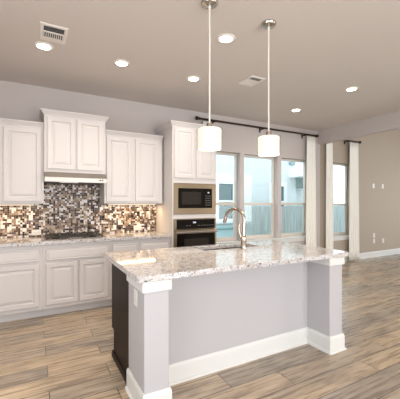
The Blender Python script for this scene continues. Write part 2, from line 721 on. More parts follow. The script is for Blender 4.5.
# porch roof, and a dark box painted as the shaded recess below it
b = MB()
b.box(8.15, 9.6, HY - 0.55, HY + 0.6, 2.28, 2.42, 0.01)
b.build('porch_roof', M_ntrim, hs)
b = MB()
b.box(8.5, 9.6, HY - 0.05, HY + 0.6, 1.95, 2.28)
b.build('porch_shade', M_grey_green, hs)
b = MB()
b.box(8.5, 11.5, HY + 0.7, HY + 4, -0.25, 3.35)
b.build('side_wing', M_siding, hs)
b = MB()
b.rings([[(8.3, HY + 0.5, 3.35), (11.7, HY + 0.5, 3.35), (11.7, HY + 0.5, 3.5), (8.3, HY + 0.5, 3.5)], [(8.3, HY + 3, 4.9), (11.7, HY + 3, 4.9), (11.7, HY + 3, 5.05), (8.3, HY + 3, 5.05)]])
b.build('roof', M_grey_green, hs)
b = MB()
b.box(8.12, 8.38, HY - 0.1, HY, 2.74, 2.86, 0.02)
b.build('wall_lamp', M_grey_green, hs)

fn = thing('fence', (8, 7.0, -0.25), 'weathered wooden board fence outside the centre and right windows', 'fence')
b = MB()
x = 5.02
while x < 13:
    b.box(x, x + 0.138, 7.0, 7.018, -0.25, 1.27 + random.uniform(-0.006, 0.006))
    x += 0.145
b.build('boards', M_fence, fn)
for z in (0.1, 0.95):
    b = MB()
    b.box(5.02, 13, 7.018, 7.056, z, z + 0.09)
    b.build('rail', M_fence, fn)
for px in (5.1, 7.5, 9.9, 12.3):
    b = MB()
    b.box(px, px + 0.09, 7.056, 7.146, -0.25, 1.22)
    b.build('post', M_fence, fn)


# ------------------------------------------------------------------ cabinetry
def rect(x0, x1, z0, z1, y):
    return [(x0, y, z0), (x1, y, z0), (x1, y, z1), (x0, y, z1)]


def panel_door(x0, x1, z0, z1, yf, th=0.02, fr=0.055, flat=False):
    """raised panel door, front face at y = yf, facing -y"""
    m = MB()
    R = lambda i, y: rect(x0 + i, x1 - i, z0 + i, z1 - i, yf + y)
    rs = [R(0, th), R(0, 0.004), R(0.004, 0)]
    if flat:
        rs += [R(0.012, 0), R(0.016, 0.003), R(0.022, 0.003), R(0.027, 0.0)]
    else:
        rs += [R(fr - 0.008, 0), R(fr - 0.003, 0.003), R(fr, 0.011), R(fr + 0.010, 0.012), R(fr + 0.014, 0.0085), R(fr + 0.036, 0.002), R(fr + 0.04, 0.0015)]
    m.rings(rs, True, True)
    return m


CROWN = [(0.0, 0.0), (0.005, 0.0), (0.007, 0.010), (0.014, 0.016), (0.022, 0.030), (0.036, 0.046), (0.044, 0.052), (0.045, 0.064), (0.0, 0.064)]


def crown(x0, x1, yf, yb, z, prof=CROWN, left=True, right=True):
    m = MB()
    rs = []
    for o, dz in prof:
        l = o if left else 0
        r = o if right else 0
        rs.append([(x0 - l, yb, z + dz), (x0 - l, yf - o, z + dz), (x1 + r, yf - o, z + dz), (x1 + r, yb, z + dz)])
    m.rings(rs, True, True)
    return m


def carcass(x0, x1, yf, yb, z0, z1):
    m = MB()
    m.box(x0, x1, yf, yb, z0, z1, 0.002)
    return m


WB = BW - 0.003
# left upper
t = thing('wall_cabinet', (-0.34, BW, 1.365), 'white two-door wall cabinet at the far left, beside the range hood', 'cabinet', 'white wall cabinets')
carcass(-0.80, 0.1245, 4.375, WB, 1.365, 2.325).build('body', M_cab, t)
for a, c in ((-0.775, -0.352), (-0.310, 0.096)):
    panel_door(a, c, 1.395, 2.298, 4.353).build('door', M_cab, t)
crown(-0.80, 0.1245, 4.375, WB, 2.322, left=True, right=False).build('crown_molding', M_cab, t)
# hood cabinet, deeper and taller
t = thing('wall_cabinet', (0.5, BW, 1.757), 'short white wall cabinet set high above the stainless range hood', 'cabinet', 'white wall cabinets')
carcass(0.126, 0.872, 4.30, WB, 1.766, 2.485).build('body', M_cab, t)
for a, c in ((0.160, 0.484), (0.508, 0.836)):
    panel_door(a, c, 1.806, 2.458, 4.278).build('door', M_cab, t)
crown(0.126, 0.872, 4.30, WB, 2.482).build('crown_molding', M_cab, t)
# right upper
t = thing('wall_cabinet', (1.3, BW, 1.365), 'white two-door wall cabinet between range hood and oven tower', 'cabinet', 'white wall cabinets')
carcass(0.8735, 1.735, 4.375, WB, 1.365, 2.325).build('body', M_cab, t)
for a, c in ((0.900, 1.255), (1.310, 1.665)):
    panel_door(a, c, 1.395, 2.298, 4.353).build('door', M_cab, t)
crown(0.8735, 1.735, 4.375, WB, 2.322, left=False, right=False).build('crown_molding', M_cab, t)
# oven tower
TX0, TX1, TY = 1.757, 2.492, 4.05
t = thing('oven_tower', (2.125, 4.4, 0), 'tall white cabinet tower holding the microwave and wall oven', 'cabinet')
m = MB()
m.box(TX0, TX0 + 0.02, TY, WB, 0.10, 2.485)
m.box(TX1 - 0.02, TX1, TY, WB, 0.10, 2.485)
m.box(TX0 + 0.02, TX1 - 0.02, WB - 0.02, WB, 0.10, 2.485)
m.box(TX0 + 0.02, TX1 - 0.02, TY, WB - 0.02, 1.665, 2.485)
m.box(TX0 + 0.02, TX1 - 0.02, TY, WB - 0.02, 1.142, 1.205)
m.box(TX0 + 0.02, TX1 - 0.02, TY, WB - 0.02, 0.10, 0.42)
m.box(TX0 + 0.03, TX1 - 0.03, TY + 0.07, WB, 0.0, 0.10)
m.build('body', M_cab, t)
for a, c in ((1.782, 2.108), (2.140, 2.468)):
    panel_door(a, c, 1.738, 2.462, TY - 0.022).build('door', M_cab, t)
d = panel_door(1.782, 2.468, 0.14, 0.39, TY - 0.022).build('drawer_front', M_cab, t)
crown(TX0, TX1, TY, WB, 2.482).build('crown_molding', M_cab, t)

# microwave and its trim
t = thing('microwave', (2.125, 4.3, 1.207), 'built-in microwave with stainless trim kit above the wall oven', 'microwave')
m = MB()
m.box(1.80, 2.45, TY + 0.01, TY + 0.45, 1.215, 1.655)
m.build('body', M_blackm, t)
m = MB()
x0, x1, z0, z1, y0 = 1.776, 2.484, 1.207, 1.662, TY - 0.012
ix0, ix1, iz0, iz1 = 1.846, 2.412, 1.296, 1.590
y1 = TY + 0.01
m.rings([rect(x0, x1, z0, z1, TY - 0.0005), rect(x0, x1, z0, z1, y0 + 0.003), rect(x0 + 0.003, x1 - 0.003, z0 + 0.003, z1 - 0.003, y0), rect(ix0, ix1, iz0, iz1, y0), rect(ix0, ix1, iz0, iz1, TY - 0.0005)], False, False)
m.build('trim_frame', M_bronze_steel, t)
m = MB()
m.box(ix0 + 0.002, ix0 + 0.425, TY - 0.022, TY + 0.008, iz0 + 0.003, iz1 - 0.003, 0.003)
dr = m.build('door', M_black, t)
m = MB()
m.box(ix0 + 0.05, ix0 + 0.37, TY - 0.0235, TY - 0.0215, iz0 + 0.055, iz1 - 0.055, 0.0006)
m.build('door_window', M_screen, dr)
m = MB()
m.box(ix0 + 0.428, ix1 - 0.002, TY - 0.021, TY + 0.008, iz0 + 0.003, iz1 - 0.003, 0.003)
cp = m.build('control_panel', M_black, t)
m = MB()
m.box(ix0 + 0.485, ix1 - 0.055, TY - 0.0225, TY - 0.0205, iz1 - 0.070, iz1 - 0.052)
m.build('display', M_digit, cp)
for r in range(5):
    for c in range(3):
        m = MB()
        kx = ix0 + 0.448 + c * 0.034
        kz = iz1 - 0.115 - r * 0.034
        m.box(kx, kx + 0.02, TY - 0.0222, TY - 0.0205, kz, kz + 0.008)
        m.build('button', M_key, cp)

# wall oven
t = thing('wall_oven', (2.125, 4.3, 0.43), 'stainless wall oven with black glass door under the microwave', 'oven')
m = MB()
m.box(1.80, 2.45, TY + 0.01, TY + 0.55, 0.43, 1.135)
m.build('body', M_blackm, t)
m = MB()
m.box(1.778, 2.482, TY - 0.020, TY - 0.0005, 0.955 + 0.03, 1.138, 0.003)
fp = m.build('control_fascia', M_bronze_steel, t)
m = MB()
m.box(1.815, 2.455, TY - 0.0235, TY - 0.0195, 0.992, 1.13, 0.001)
cp = m.build('control_panel', M_black, fp)
m = MB()
m.box(2.08, 2.13, TY - 0.0242, TY - 0.0233, 1.075, 1.096)
m.build('display', M_digit, cp)
for k in range(8):
    m = MB()
    kx = 1.97 + k * 0.048 + (0.10 if k > 1 else 0)
    m.box(kx, kx + 0.022, TY - 0.0242, TY - 0.0233, 1.035, 1.043)
    m.build('button', M_key, cp)
m = MB()
m.box(1.778, 2.482, TY - 0.030, TY - 0.0005, 0.44, 0.978, 0.004)
dr = m.build('door', M_bronze_steel, t)
m = MB()
m.box(1.818, 2.452, TY - 0.034, TY - 0.0295, 0.50, 0.925, 0.001)
gl = m.build('door_glass', M_black, dr)
m = MB()
m.box(1.93, 2.34, TY - 0.0355, TY - 0.0338, 0.56, 0.85, 0.0005)
m.build('door_window', M_screen, dr)
m = MB()
m.tube([(1.79, TY - 0.075, 0.950), (2.47, TY - 0.075, 0.950)], 0.014, 14)
for hx in (1.81, 2.45):
    m.tube([(hx, TY - 0.075, 0.950), (hx, TY - 0.028, 0.950)], 0.009, 10)
m.build('handle', M_steel, dr, True)

# base cabinets
BY = 4.11


def base_cab(label, x0, x1, drawers, doors):
    t = thing('base_cabinet', ((x0 + x1) / 2, 4.4, 0), label, 'cabinet', 'white base cabinets along the back wall')
    m = MB()
    m.box(x0, x1, BY, WB, 0.105, 0.872)
    m.build('body', M_cab, t)
    m = MB()
    m.box(x0, x1, BY + 0.075, WB, 0.0, 0.105)
    m.build('toe_kick', M_cab, t)
    for a, c in drawers:
        panel_door(a, c, 0.685, 0.822, BY - 0.022, flat=True).build('drawer_front', M_cab, t)
    for a, c in doors:
        panel_door(a, c, 0.150, 0.650, BY - 0.022).build('door', M_cab, t)
    return t


base_cab('white base cabinet at the far left, left of the cooktop', -1.495, 0.1045, [(-1.44, -0.72), (-0.66, 0.068)], [(-1.44, -1.09), (-1.07, -0.72), (-0.66, 0.068)])
base_cab('white two-door base cabinet with one wide front under the cooktop', 0.1055, 0.8945, [(0.140, 0.868)], [(0.140, 0.494), (0.516, 0.868)])
base_cab('white base cabinet with two drawer fronts against the oven tower', 0.8955, 1.7555, [(0.930, 1.262), (1.300, 1.720)], [(0.930, 1.262), (1.300, 1.720)])

m = MB()
m.box(-1.497, 1.7555, 4.07, WB, 0.874, 0.915, 0.005, 2)
tag(m.build('countertop', M_granite), 'speckled granite worktop along the tiled back wall under the wall cabinets', 'countertop')

# ---------------- mosaic backsplash: a grid of small glass and stone tiles
TM = [mat('white glass tile', (0.74, 0.72, 0.72), 0.3, spec=0.12), mat('pale stone tile', (0.46, 0.38, 0.31), 0.5, spec=0.12), mat('taupe stone tile', (0.28, 0.21, 0.165), 0.45, spec=0.12),
      mat('brown glass tile', (0.10, 0.062, 0.042), 0.3, spec=0.12), mat('espresso glass tile', (0.028, 0.018, 0.018), 0.3, spec=0.12), mat('slate tile', (0.105, 0.085, 0.115), 0.3, spec=0.12),
      mat('grout', (0.36, 0.31, 0.26), 0.9)]
WT = [22, 14, 23, 16, 17, 8]
m = MB()
CS = 0.0245
m.mi = 6


def tile_zone(x0, x1, z0, z1):
    nx = round((x1 - x0) / CS)
    nz = round((z1 - z0) / CS)
    cx, cz = (x1 - x0) / nx, (z1 - z0) / nz
    used = set()
    yb, yf = BW - 0.005, BW - 0.0095
    g = 0.0013
    m.mi = 6
    m.box(x0, x1, BW - 0.006, BW - 0.0005, z0, z1)
    for j in range(nz):
        for i in range(nx):
            if (i, j) in used:
                continue
            wx, wz = random.choices([(1, 1), (2, 1), (1, 2), (2, 2)], [72, 15, 7, 6])[0]
            if i + wx > nx or (wx == 2 and any((i + 1, j + k) in used for k in range(wz))):
                wx = 1
            if j + wz > nz:
                wz = 1
            for a in range(wx):
                for c in range(wz):
                    used.add((i + a, j + c))
            m.mi = random.choices(range(6), WT)[0]
            a0, a1 = x0 + i * cx + g, x0 + (i + wx) * cx - g
            c0, c1 = z0 + j * cz + g, z0 + (j + wz) * cz - g
            m.rings([rect(a0, a1, c0, c1, yb), rect(a0, a1, c0, c1, yf + 0.001), rect(a0 + 0.001, a1 - 0.001, c0 + 0.001, c1 - 0.001, yf)], False, True)


tile_zone(-1.495, 0.126, 0.9155, 1.3645)
tile_zone(0.126, 0.872, 0.9155, 1.69)
tile_zone(0.872, 1.7545, 0.9155, 1.3645)
struct(tag(m.build('backsplash', TM), 'mosaic tile backsplash in white, brown and black behind the cooktop', 'backsplash'))

# ---------------- range hood
t = thing('range_hood', (0.5, 4.4, 1.62), 'slim stainless range hood under the short high cabinet', 'range hood')
m = MB()
hx0, hx1 = 0.129, 0.869
pr = [(4.20, 1.640), (4.20, 1.695), (4.275, 1.763), (4.70, 1.763), (4.70, 1.655), (4.22, 1.640)]
m.rings([[(hx0, y, z) for y, z in pr], [(hx1, y, z) for y, z in pr]])
bd = m.build('body', M_steel, t)
m = MB()
m.box(hx0 + 0.03, hx1 - 0.03, 4.25, 4.66, 1.634, 1.641)
m.build('filter', M_ventdark, t)
m = MB()
m.box(0.30, 0.52, 4.225, 4.247, 1.630, 1.640, 0.002)
m.build('lamp_lens', M_plate, t)
for kx in (0.775, 0.805):
    m = MB()
    m.box(kx, kx + 0.02, 4.194, 4.2005, 1.660, 1.680, 0.002)
    m.build('switch', M_blackm, t)

# ---------------- gas cooktop
t = thing('cooktop', (0.48, 4.37, 0.915), 'black gas cooktop set in the granite below the range hood', 'cooktop')
m = MB()
m.box(0.13, 0.83, 4.14, 4.62, 0.9152, 0.925, 0.004)
m.build('tray', M_steel, t)
for bx in (0.26, 0.48, 0.70):
    for by in (4.27, 4.50):
        if bx == 0.48 and by == 4.27:
            continue
        m = MB()
        m.lathe(bx, by, [(0.045, 0.925), (0.045, 0.933), (0.034, 0.936), (0.034, 0.945), (0.028, 0.947)], 20)
        m.build('burner', M_blackm, t, True)
for gx in (0.145, 0.37, 0.595):
    m = MB()
    gw = 0.22
    for y in (4.165, 4.375, 4.585):
        m.box(gx, gx + gw, y, y + 0.016, 0.947, 0.962, 0.003)
    for x in (gx, gx + 0.068, gx + 0.136, gx + gw - 0.016):
        m.box(x, x + 0.016, 4.165, 4.60, 0.949, 0.960, 0.003)
    for x in (gx, gx + gw - 0.016):
        for y in (4.165, 4.585):
            m.box(x, x + 0.016, y, y + 0.016, 0.9245, 0.950)
    m.build('grate', M_blackm, t)
for k in range(5):
    m = MB()
    m.lathe(0.42 + k * 0.04, 4.225, [(0.016, 0.925), (0.016, 0.935), (0.013, 0.94), (0.011, 0.948)], 14)
    m.build('knob', M_steel, t, True)


# ---------------- under cabinet lamps
def under_lamp(x0, x1, label, power):
    t = thing('under_cabinet_light', ((x0 + x1) / 2, 4.5, 1.35), label, 'light', 'slim lamps under the wall cabinets')
    m = MB()
    m.box(x0, x1, 4.50, 4.56, 1.347, 1.3645, 0.003)
    m.build('housing', M_plate, t)
    m = MB()
    m.box(x0 + 0.01, x1 - 0.01, 4.507, 4.553, 1.3455, 1.3475)
    m.build('diffuser', M_strip, t)
    l = bpy.data.lights.new('under_cabinet_glow', 'AREA')
    l.shape = 'RECTANGLE'
    l.size = x1 - x0
    l.size_y = 0.05
    l.energy = power
    l.color = (1.0, 0.70, 0.38)
    o = bpy.data.objects.new('bulb', l)
    C.objects.link(o)
    o.parent = t
    o.location = (0, 0.03, -0.008)


under_lamp(-0.72, 0.02, 'slim warm lamp under the far left wall cabinet', 2.8)
under_lamp(0.95, 1.68, 'slim warm lamp under the wall cabinet beside the oven tower', 3.6)


# ---------------- outlets and switch plates on walls facing the camera
def plate(label, x, z, kind, wd=0.075, hg=0.115, y=BW, group='white wall plates', rot=None):
    name = {'outlet': 'electrical_outlet', 'switch': 'light_switch'}[kind]
    t = thing(name, (x, y, z), label, 'outlet' if kind == 'outlet' else 'switch', group)
    horiz = wd > hg
    m = MB()
    m.box(x - wd / 2, x + wd / 2, y - 0.007, y - 0.0005, z - hg / 2, z + hg / 2, 0.002)
    m.build('plate', M_plate, t)
    if kind == 'outlet':
        for s in (-1, 1):
            ox, oz = (x + s * 0.021, z) if horiz else (x, z + s * 0.021)
            m = MB()
            m.box(ox - 0.014, ox + 0.014, y - 0.009, y - 0.0065, oz - 0.014, oz + 0.014, 0.002)
            sk = m.build('socket', M_plate, t)
            m = MB()
            for q in (-0.005, 0.005):
                m.box(ox + q - 0.001, ox + q + 0.001, y - 0.0095, y - 0.0085, oz - 0.002, oz + 0.007)
            m.build('slots', M_slot, sk)
    else:
        m = MB()
        m.box(x - 0.016, x + 0.016, y - 0.011, y - 0.0065, z - 0.032, z + 0.032, 0.002)
        m.build('rocker', M_plate, t)
    return t


plate('white outlet set sideways in the mosaic, left of the cooktop', 0.045, 0.975, 'outlet', 0.115, 0.075, BW - 0.0095, 'outlets in the mosaic backsplash')
plate('white outlet set sideways in the mosaic, right of the cooktop', 1.44, 0.985, 'outlet', 0.115, 0.075, BW - 0.0095, 'outlets in the mosaic backsplash')
plate('upper left wall plate high on the tan wall, right of curtain', 7.57, 1.80, 'switch', group='wall plates on the tan wall')
plate('upper right wall plate high on the tan wall, right of curtain', 7.96, 1.80, 'switch', group='wall plates on the tan wall')
plate('upper plate of the stacked pair low on the tan wall', 7.59, 0.545, 'outlet', group='wall plates on the tan wall')
plate('lower plate of the stacked pair low on the tan wall', 7.59, 0.405, 'outlet', group='wall plates on the tan wall')
plate('single outlet low on the tan wall, right of the stacked pair', 7.98, 0.39, 'outlet', group='wall plates on the tan wall')

# ------------------------------------------------------------------ island
IX0, IX1 = 0.627, 2.560
CW = 0.172
CY = 1.895
KY0, KY1 = 2.157, 2.262
isl = thing('kitchen_island', (1.6, 2.4, 0), 'grey painted kitchen island with white columns and dark wood cabinets behind', 'kitchen island')
m = MB()
m.box(IX0 + 0.01, IX1 - 0.01, KY0, KY1, 0, 0.872)
m.build('knee_wall', M_island, isl)
for k, (cx0, cx1) in enumerate(((IX0, IX0 + CW), (IX1 - CW, IX1))):
    m = MB()
    m.box(cx0, cx1, CY, KY1, 0, 0.872, 0.006, 2)
    col = m.build('column', M_island, isl)
    m = MB()
    o = 0.016
    m.box(cx0 - o, cx1 + o, CY - o, KY1 + (0.0 if k == 0 else 0.0), 0.800, 0.8735, 0.006, 2)
    m.build('column_cap', M_white, col)
# baseboard round the front: outside of both columns and the recess between them
m = MB()
P = base_profile(0.15)
pts = [((IX0, KY1), (-1, 0)), ((IX0, CY), (-1, -1)), ((IX0 + CW, CY), (1, -1)), ((IX0 + CW, KY0), (1, -1)), ((IX1 - CW, KY0), (-1, -1)), ((IX1 - CW, CY), (-1, -1)), ((IX1, CY), (1, -1)), ((IX1, KY1), (1, 0))]
run_base(m, pts, P)
m.build('baseboard', M_white, isl)
# dark cabinets on the kitchen side
DX0, DX1, DY1 = 0.640, 2.542, 2.868
m = MB()
m.box(DX0 + 0.018, DX1 - 0.018, KY1 + 0.001, DY1 - 0.002, 0.10, 0.64)
m.box(DX0 + 0.018, DX1 - 0.018, DY1 - 0.06, DY1 - 0.002, 0.64, 0.872)
m.box(DX0 + 0.018, 1.30, KY1 + 0.001, DY1 - 0.06, 0.64, 0.872)
m.box(DX0 + 0.018, DX1 - 0.018, KY1 + 0.001, DY1 - 0.075, 0.0, 0.10)
m.build('cabinet_body', M_dark, isl)
for (ex0, ex1) in ((DX0, DX0 + 0.018), (DX1 - 0.018, DX1)):
    m = MB()
    out = [(KY1, 0), (DY1 - 0.075, 0), (DY1 - 0.075, 0.235), (DY1, 0.235), (DY1, 0.872), (KY1, 0.872)]
    m.rings([[(ex0, y, z) for y, z in out], [(ex1, y, z) for y, z in out]])
    m.build('end_panel', M_dark, isl)
m = MB()
run_base(m, [((DX0, KY1), (-1, 0)), ((DX0, DY1 - 0.06), (-1, 0))], [(0, 0.05), (0.008, 0.05), (0.014, 0.04), (0.016, 0.0)])
m.build('shoe_molding', M_dark, isl)
for k in range(4):
    a = DX0 + 0.03 + k * 0.462
    mm = panel_door(a, a + 0.45, 0.26, 0.66, 0)
    for v in mm.bm.verts:
        v.co.y = DY1 + 0.02 - v.co.y
    mm.build('door', M_dark, isl)
    mm = panel_door(a, a + 0.45, 0.68, 0.85, 0, flat=True)
    for v in mm.bm.verts:
        v.co.y = DY1 + 0.02 - v.co.y
    mm.build('drawer_front', M_dark, isl)

# switch plate on the column side
t = thing('electrical_outlet', (IX0, 2.065, 0.725), 'white outlet plate on the left side of the island column', 'outlet')
m = MB()
m.box(IX0 - 0.007, IX0 - 0.0005, 2.028, 2.103, 0.668, 0.783, 0.002)
m.build('plate', M_plate, t)
for s in (-1, 1):
    m = MB()
    m.box(IX0 - 0.0092, IX0 - 0.0065, 2.0515, 2.0795, 0.7255 + s * 0.021 - 0.014, 0.7255 + s * 0.021 + 0.014, 0.002)
    m.build('socket', M_plate, t)

# island top with the sink cut-out
SX0, SX1, SY0, SY1 = 1.46, 2.14, 2.575, 2.835
TXa, TXb, TYa, TYb = 0.574, 2.628, 1.862, 2.912
m = MB()
bm = m.bm
xs = [TXa, SX0, SX1, TXb]
ys = [TYa, SY0, SY1, TYb]
for zi, z in enumerate((0.8745, 0.915)):
    pass
V = {}
for zi, z in enumerate((0.8745, 0.915)):
    for i, x in enumerate(xs):
        for j, y in enumerate(ys):
            V[i, j, zi] = bm.verts.new((x, y, z))
for i in range(3):
    for j in range(3):
        if i == 1 and j == 1:
            continue
        for zi in (0, 1):
            bm.faces.new([V[i, j, zi], V[i + 1, j, zi], V[i + 1, j + 1, zi], V[i, j + 1, zi]])
for i in range(3):
    for j in (0, 3):
        bm.faces.new([V[i, j, 0], V[i + 1, j, 0], V[i + 1, j, 1], V[i, j, 1]])
        bm.faces.new([V[j, i, 0], V[j, i + 1, 0], V[j, i + 1, 1], V[j, i, 1]])
for a, c in (((1, 1), (2, 1)), ((2, 1), (2, 2)), ((2, 2), (1, 2)), ((1, 2), (1, 1))):
    bm.faces.new([V[(*a, 0)], V[(*c, 0)], V[(*c, 1)], V[(*a, 1)]])
bmesh.ops.recalc_face_normals(bm, faces=bm.faces[:])
ve = [e for e in bm.edges if abs(e.verts[0].co.z - e.verts[1].co.z) > 0.01 and (e.verts[0].co.x in (TXa, TXb) or abs(e.verts[0].co.x - TXa) < 1e-5 or abs(e.verts[0].co.x - TXb) < 1e-5) and (abs(e.verts[0].co.y - TYa) < 1e-5 or abs(e.verts[0].co.y - TYb) < 1e-5)]
bmesh.ops.bevel(bm, geom=ve, offset=0.025, segments=5, affect='EDGES', profile=0.5)
bm.normal_update()
te = [e for e in bm.edges if len(e.link_faces) == 2 and sorted(round(abs(f.normal.z)) for f in e.link_faces) == [0, 1]]
bmesh.ops.bevel(bm, geom=te, offset=0.005, segments=2, affect='EDGES', profile=0.5)
tag(m.build('island_countertop', M_granite), 'polished granite slab topping the kitchen island, cut out for the sink', 'countertop')

# double bowl sink
t = thing('sink', (1.8, 2.7, 0.68), 'stainless double bowl sink sunk in the island granite', 'sink')
for (a, c) in ((SX0 - 0.012, 1.785), (1.815, SX1 + 0.012)):
    m = MB()
    y0, y1 = SY0 - 0.012, SY1 + 0.012
    Rz = lambda i, z: [(a + i, y0 + i, z), (c - i, y0 + i, z), (c - i, y1 - i, z), (a + i, y1 - i, z)]
    m.rings([Rz(0.06, 0.68), Rz(0.01, 0.69), Rz(0.0, 0.71), Rz(0.0, 0.872), Rz(0.006, 0.872), Rz(0.01, 0.715), Rz(0.03, 0.70), Rz(0.06, 0.692)], True, True)
    bs = m.build('basin', M_steel, t)
    m = MB()
    m.lathe((a + c) / 2, (y0 + y1) / 2, [(0.045, 0.692), (0.045, 0.695), (0.03, 0.697), (0.02, 0.694)], 20)
    m.build('drain', M_nickel, bs, True)
m = MB()
m.box(1.785, 1.815, SY0 - 0.01, SY1 + 0.01, 0.80, 0.873, 0.005, 2)
m.build('divider', M_steel, t)

# ---------------- faucet
FX, FY = 1.845, 2.475
t = thing('faucet', (FX, FY, 0.915), 'brushed nickel gooseneck faucet with side lever on the island granite', 'faucet')
m = MB()
m.lathe(FX, FY, [(0.030, 0.9155), (0.030, 0.921), (0.024, 0.926), (0.021, 0.945), (0.027, 0.985), (0.031, 1.02), (0.028, 1.045), (0.018, 1.06)], 24)
m.build('base', M_nickel, t, True)
dx, dy = -0.36, 0.93
pts = []
rr = []
for k in range(6):
    u = k / 5
    pts.append((FX + 0.003 * u, FY - 0.006 * u, 1.03 + 0.175 * u))
    rr.append(0.023 - 0.008 * u)
R = 0.113
c0 = Vector(pts[-1]) + Vector((dx * R, dy * R, 0))
for k in range(1, 17):
    a = PI - PI * 0.93 * k / 16
    pts.append((c0.x + dx * R * math.cos(a), c0.y + dy * R * math.cos(a), c0.z + R * 0.98 * math.sin(a)))
    rr.append(0.015)
m = MB()
m.tube(pts, rr, 16)
m.build('spout', M_nickel, t, True, 60)
e = Vector(pts[-1])
m = MB()
d = (Vector(pts[-1]) - Vector(pts[-2])).normalized()
m.tube([e - d * 0.004, e + d * 0.008, e + d * 0.045, e + d * 0.062], [0.015, 0.017, 0.020, 0.018], 16)
m.build('spray_head', M_nickel, t, True)
m = MB()
hx, hy = -0.82, -0.45
m.tube([(FX, FY, 0.985), (FX - 0.020, FY + 0.012, 1.03), (FX - 0.034, FY + 0.022, 1.08), (FX - 0.040, FY + 0.027, 1.135), (FX - 0.030, FY + 0.020, 1.172)], [0.018, 0.016, 0.011, 0.008, 0.008], 14)
m.build('lever', M_nickel, t, True, 60)


# ------------------------------------------------------------------ ceiling lights and vents
def downlight_proto(loc, label):
    x, y, z = loc
    t = thing('recessed_downlight', loc, label, 'ceiling light', 'round recessed downlights in the kitchen ceiling')
    m = MB()
    m.lathe(x, y, [(0.062, z - 0.002), (0.064, z - 0.009), (0.078, z - 0.010), (0.088, z - 0.005), (0.089, z - 0.0005)], 36, False, False)
    m.build('trim_ring', M_vent, t, True)
    m = MB()
    m.lathe(x, y, [(0.066, z - 0.001), (0.066, z - 0.005), (0.05, z - 0.007), (0.02, z - 0.008)], 36)
    m.build('lens', M_can, t, True)
    l = bpy.data.lights.new('downlight_beam', 'SPOT')
    l.energy = 40
    l.color = (1.0, 0.88, 0.73)
    l.spot_size = math.radians(150)
    l.spot_blend = 0.9
    l.shadow_soft_size = 0.07
    o = bpy.data.objects.new('bulb', l)
    C.objects.link(o)
    o.parent = t
    o.location = (0, 0, -0.03)
    return t


p0 = downlight_proto((0.10, 3.475, CZ), 'leftmost round downlight in the ceiling, beside the louvred vent')
for loc, lab in (((0.885, 3.475), 'round downlight second from the left in the row above the cabinets'),
                 ((1.800, 3.475), 'round downlight third from the left, above the oven tower'),
                 ((1.635, 2.473), 'round downlight between the two pendant rods'),
                 ((3.895, 2.735), 'round downlight farthest right, out past the pendants'),
                 ((3.950, 3.815), 'round downlight nearest the curtain rod, in front of the windows'),
                 ((-0.9, 2.4), 'round downlight over the room left of view'),
                 ((0.2, 0.6), 'round downlight over the room behind the island'),
                 ((3.9, 0.8), 'round downlight over the breakfast area')):
    dup(p0, (loc[0], loc[1], CZ), lab)


def vent(name, label, x0, x1, y0, y1):
    t = thing(name, ((x0 + x1) / 2, (y0 + y1) / 2, CZ), label, 'ceiling vent', 'white air vents in the ceiling')
    z = CZ
    m = MB()
    i = 0.032
    R = lambda k, zz: [(x0 + k, y0 + k, zz), (x1 - k, y0 + k, zz), (x1 - k, y1 - k, zz), (x0 + k, y1 - k, zz)]
    m.rings([R(0, z - 0.0005), R(0, z - 0.004), R(0.008, z - 0.010), R(i, z - 0.010), R(i, z - 0.0005)], False, False)
    m.build('frame', M_vent, t)
    m = MB()
    m.box(x0 + i, x1 - i, y0 + i, y1 - i, z - 0.002, z - 0.0005)
    m.build('duct_opening', M_ventdark, t)
    return t, i


# louvred supply vent at the left: two banks of blades
x0, x1, y0, y1 = 0.055, 0.290, 3.015, 3.330
t, i = vent('ceiling_vent', 'white louvred vent in the ceiling at upper left', x0, x1, y0, y1)
ym = (y0 + y1) / 2
m = MB()
m.box(x0 + i, x1 - i, ym - 0.028, ym - 0.010, CZ - 0.010, CZ - 0.002)
m.build('crossbar', M_vent, t)
m = MB()
m.box(x0 + i, x1 - i, y1 - 0.070, y1 - i, CZ - 0.010, CZ - 0.002)
m.build('crossbar', M_vent, t)
n = 10
for k in range(n):
    xx = x0 + i + 0.006 + (x1 - x0 - 2 * i - 0.012) * k / (n - 1)
    m = MB()
    m.box(xx - 0.0035, xx + 0.0035, ym - 0.010, y1 - 0.070, CZ - 0.0095, CZ - 0.002)
    m.build('louvre', M_vent, t)
for k in range(4):
    yy = y0 + i + 0.012 + 0.024 * k
    m = MB()
    m.rings([[(x, yy, CZ - 0.0095), (x, yy + 0.014, CZ - 0.002), (x, yy + 0.0155, CZ - 0.002), (x, yy + 0.0015, CZ - 0.0095)] for x in (x0 + i, x1 - i)])
    m.build('louvre', M_vent, t)
# smaller-looking vent near the second pendant
x0, x1, y0, y1 = 2.385, 2.615, 3.030, 3.335
t, i = vent('ceiling_vent', 'white vent in the ceiling behind the right pendant rod', x0, x1, y0, y1)
for k in range(9):
    yy = y0 + i + 0.006 + 0.0256 * k
    m = MB()
    lx1 = x1 - i
    za, zb = (CZ - 0.0095, CZ - 0.003) if k < 3 else (CZ - 0.003, CZ - 0.0095)
    m.rings([[(x, yy, za), (x, yy + 0.020, zb), (x, yy + 0.0225, zb), (x, yy + 0.0025, za)] for x in (x0 + i, lx1)])
    m.build('louvre', M_vent, t)


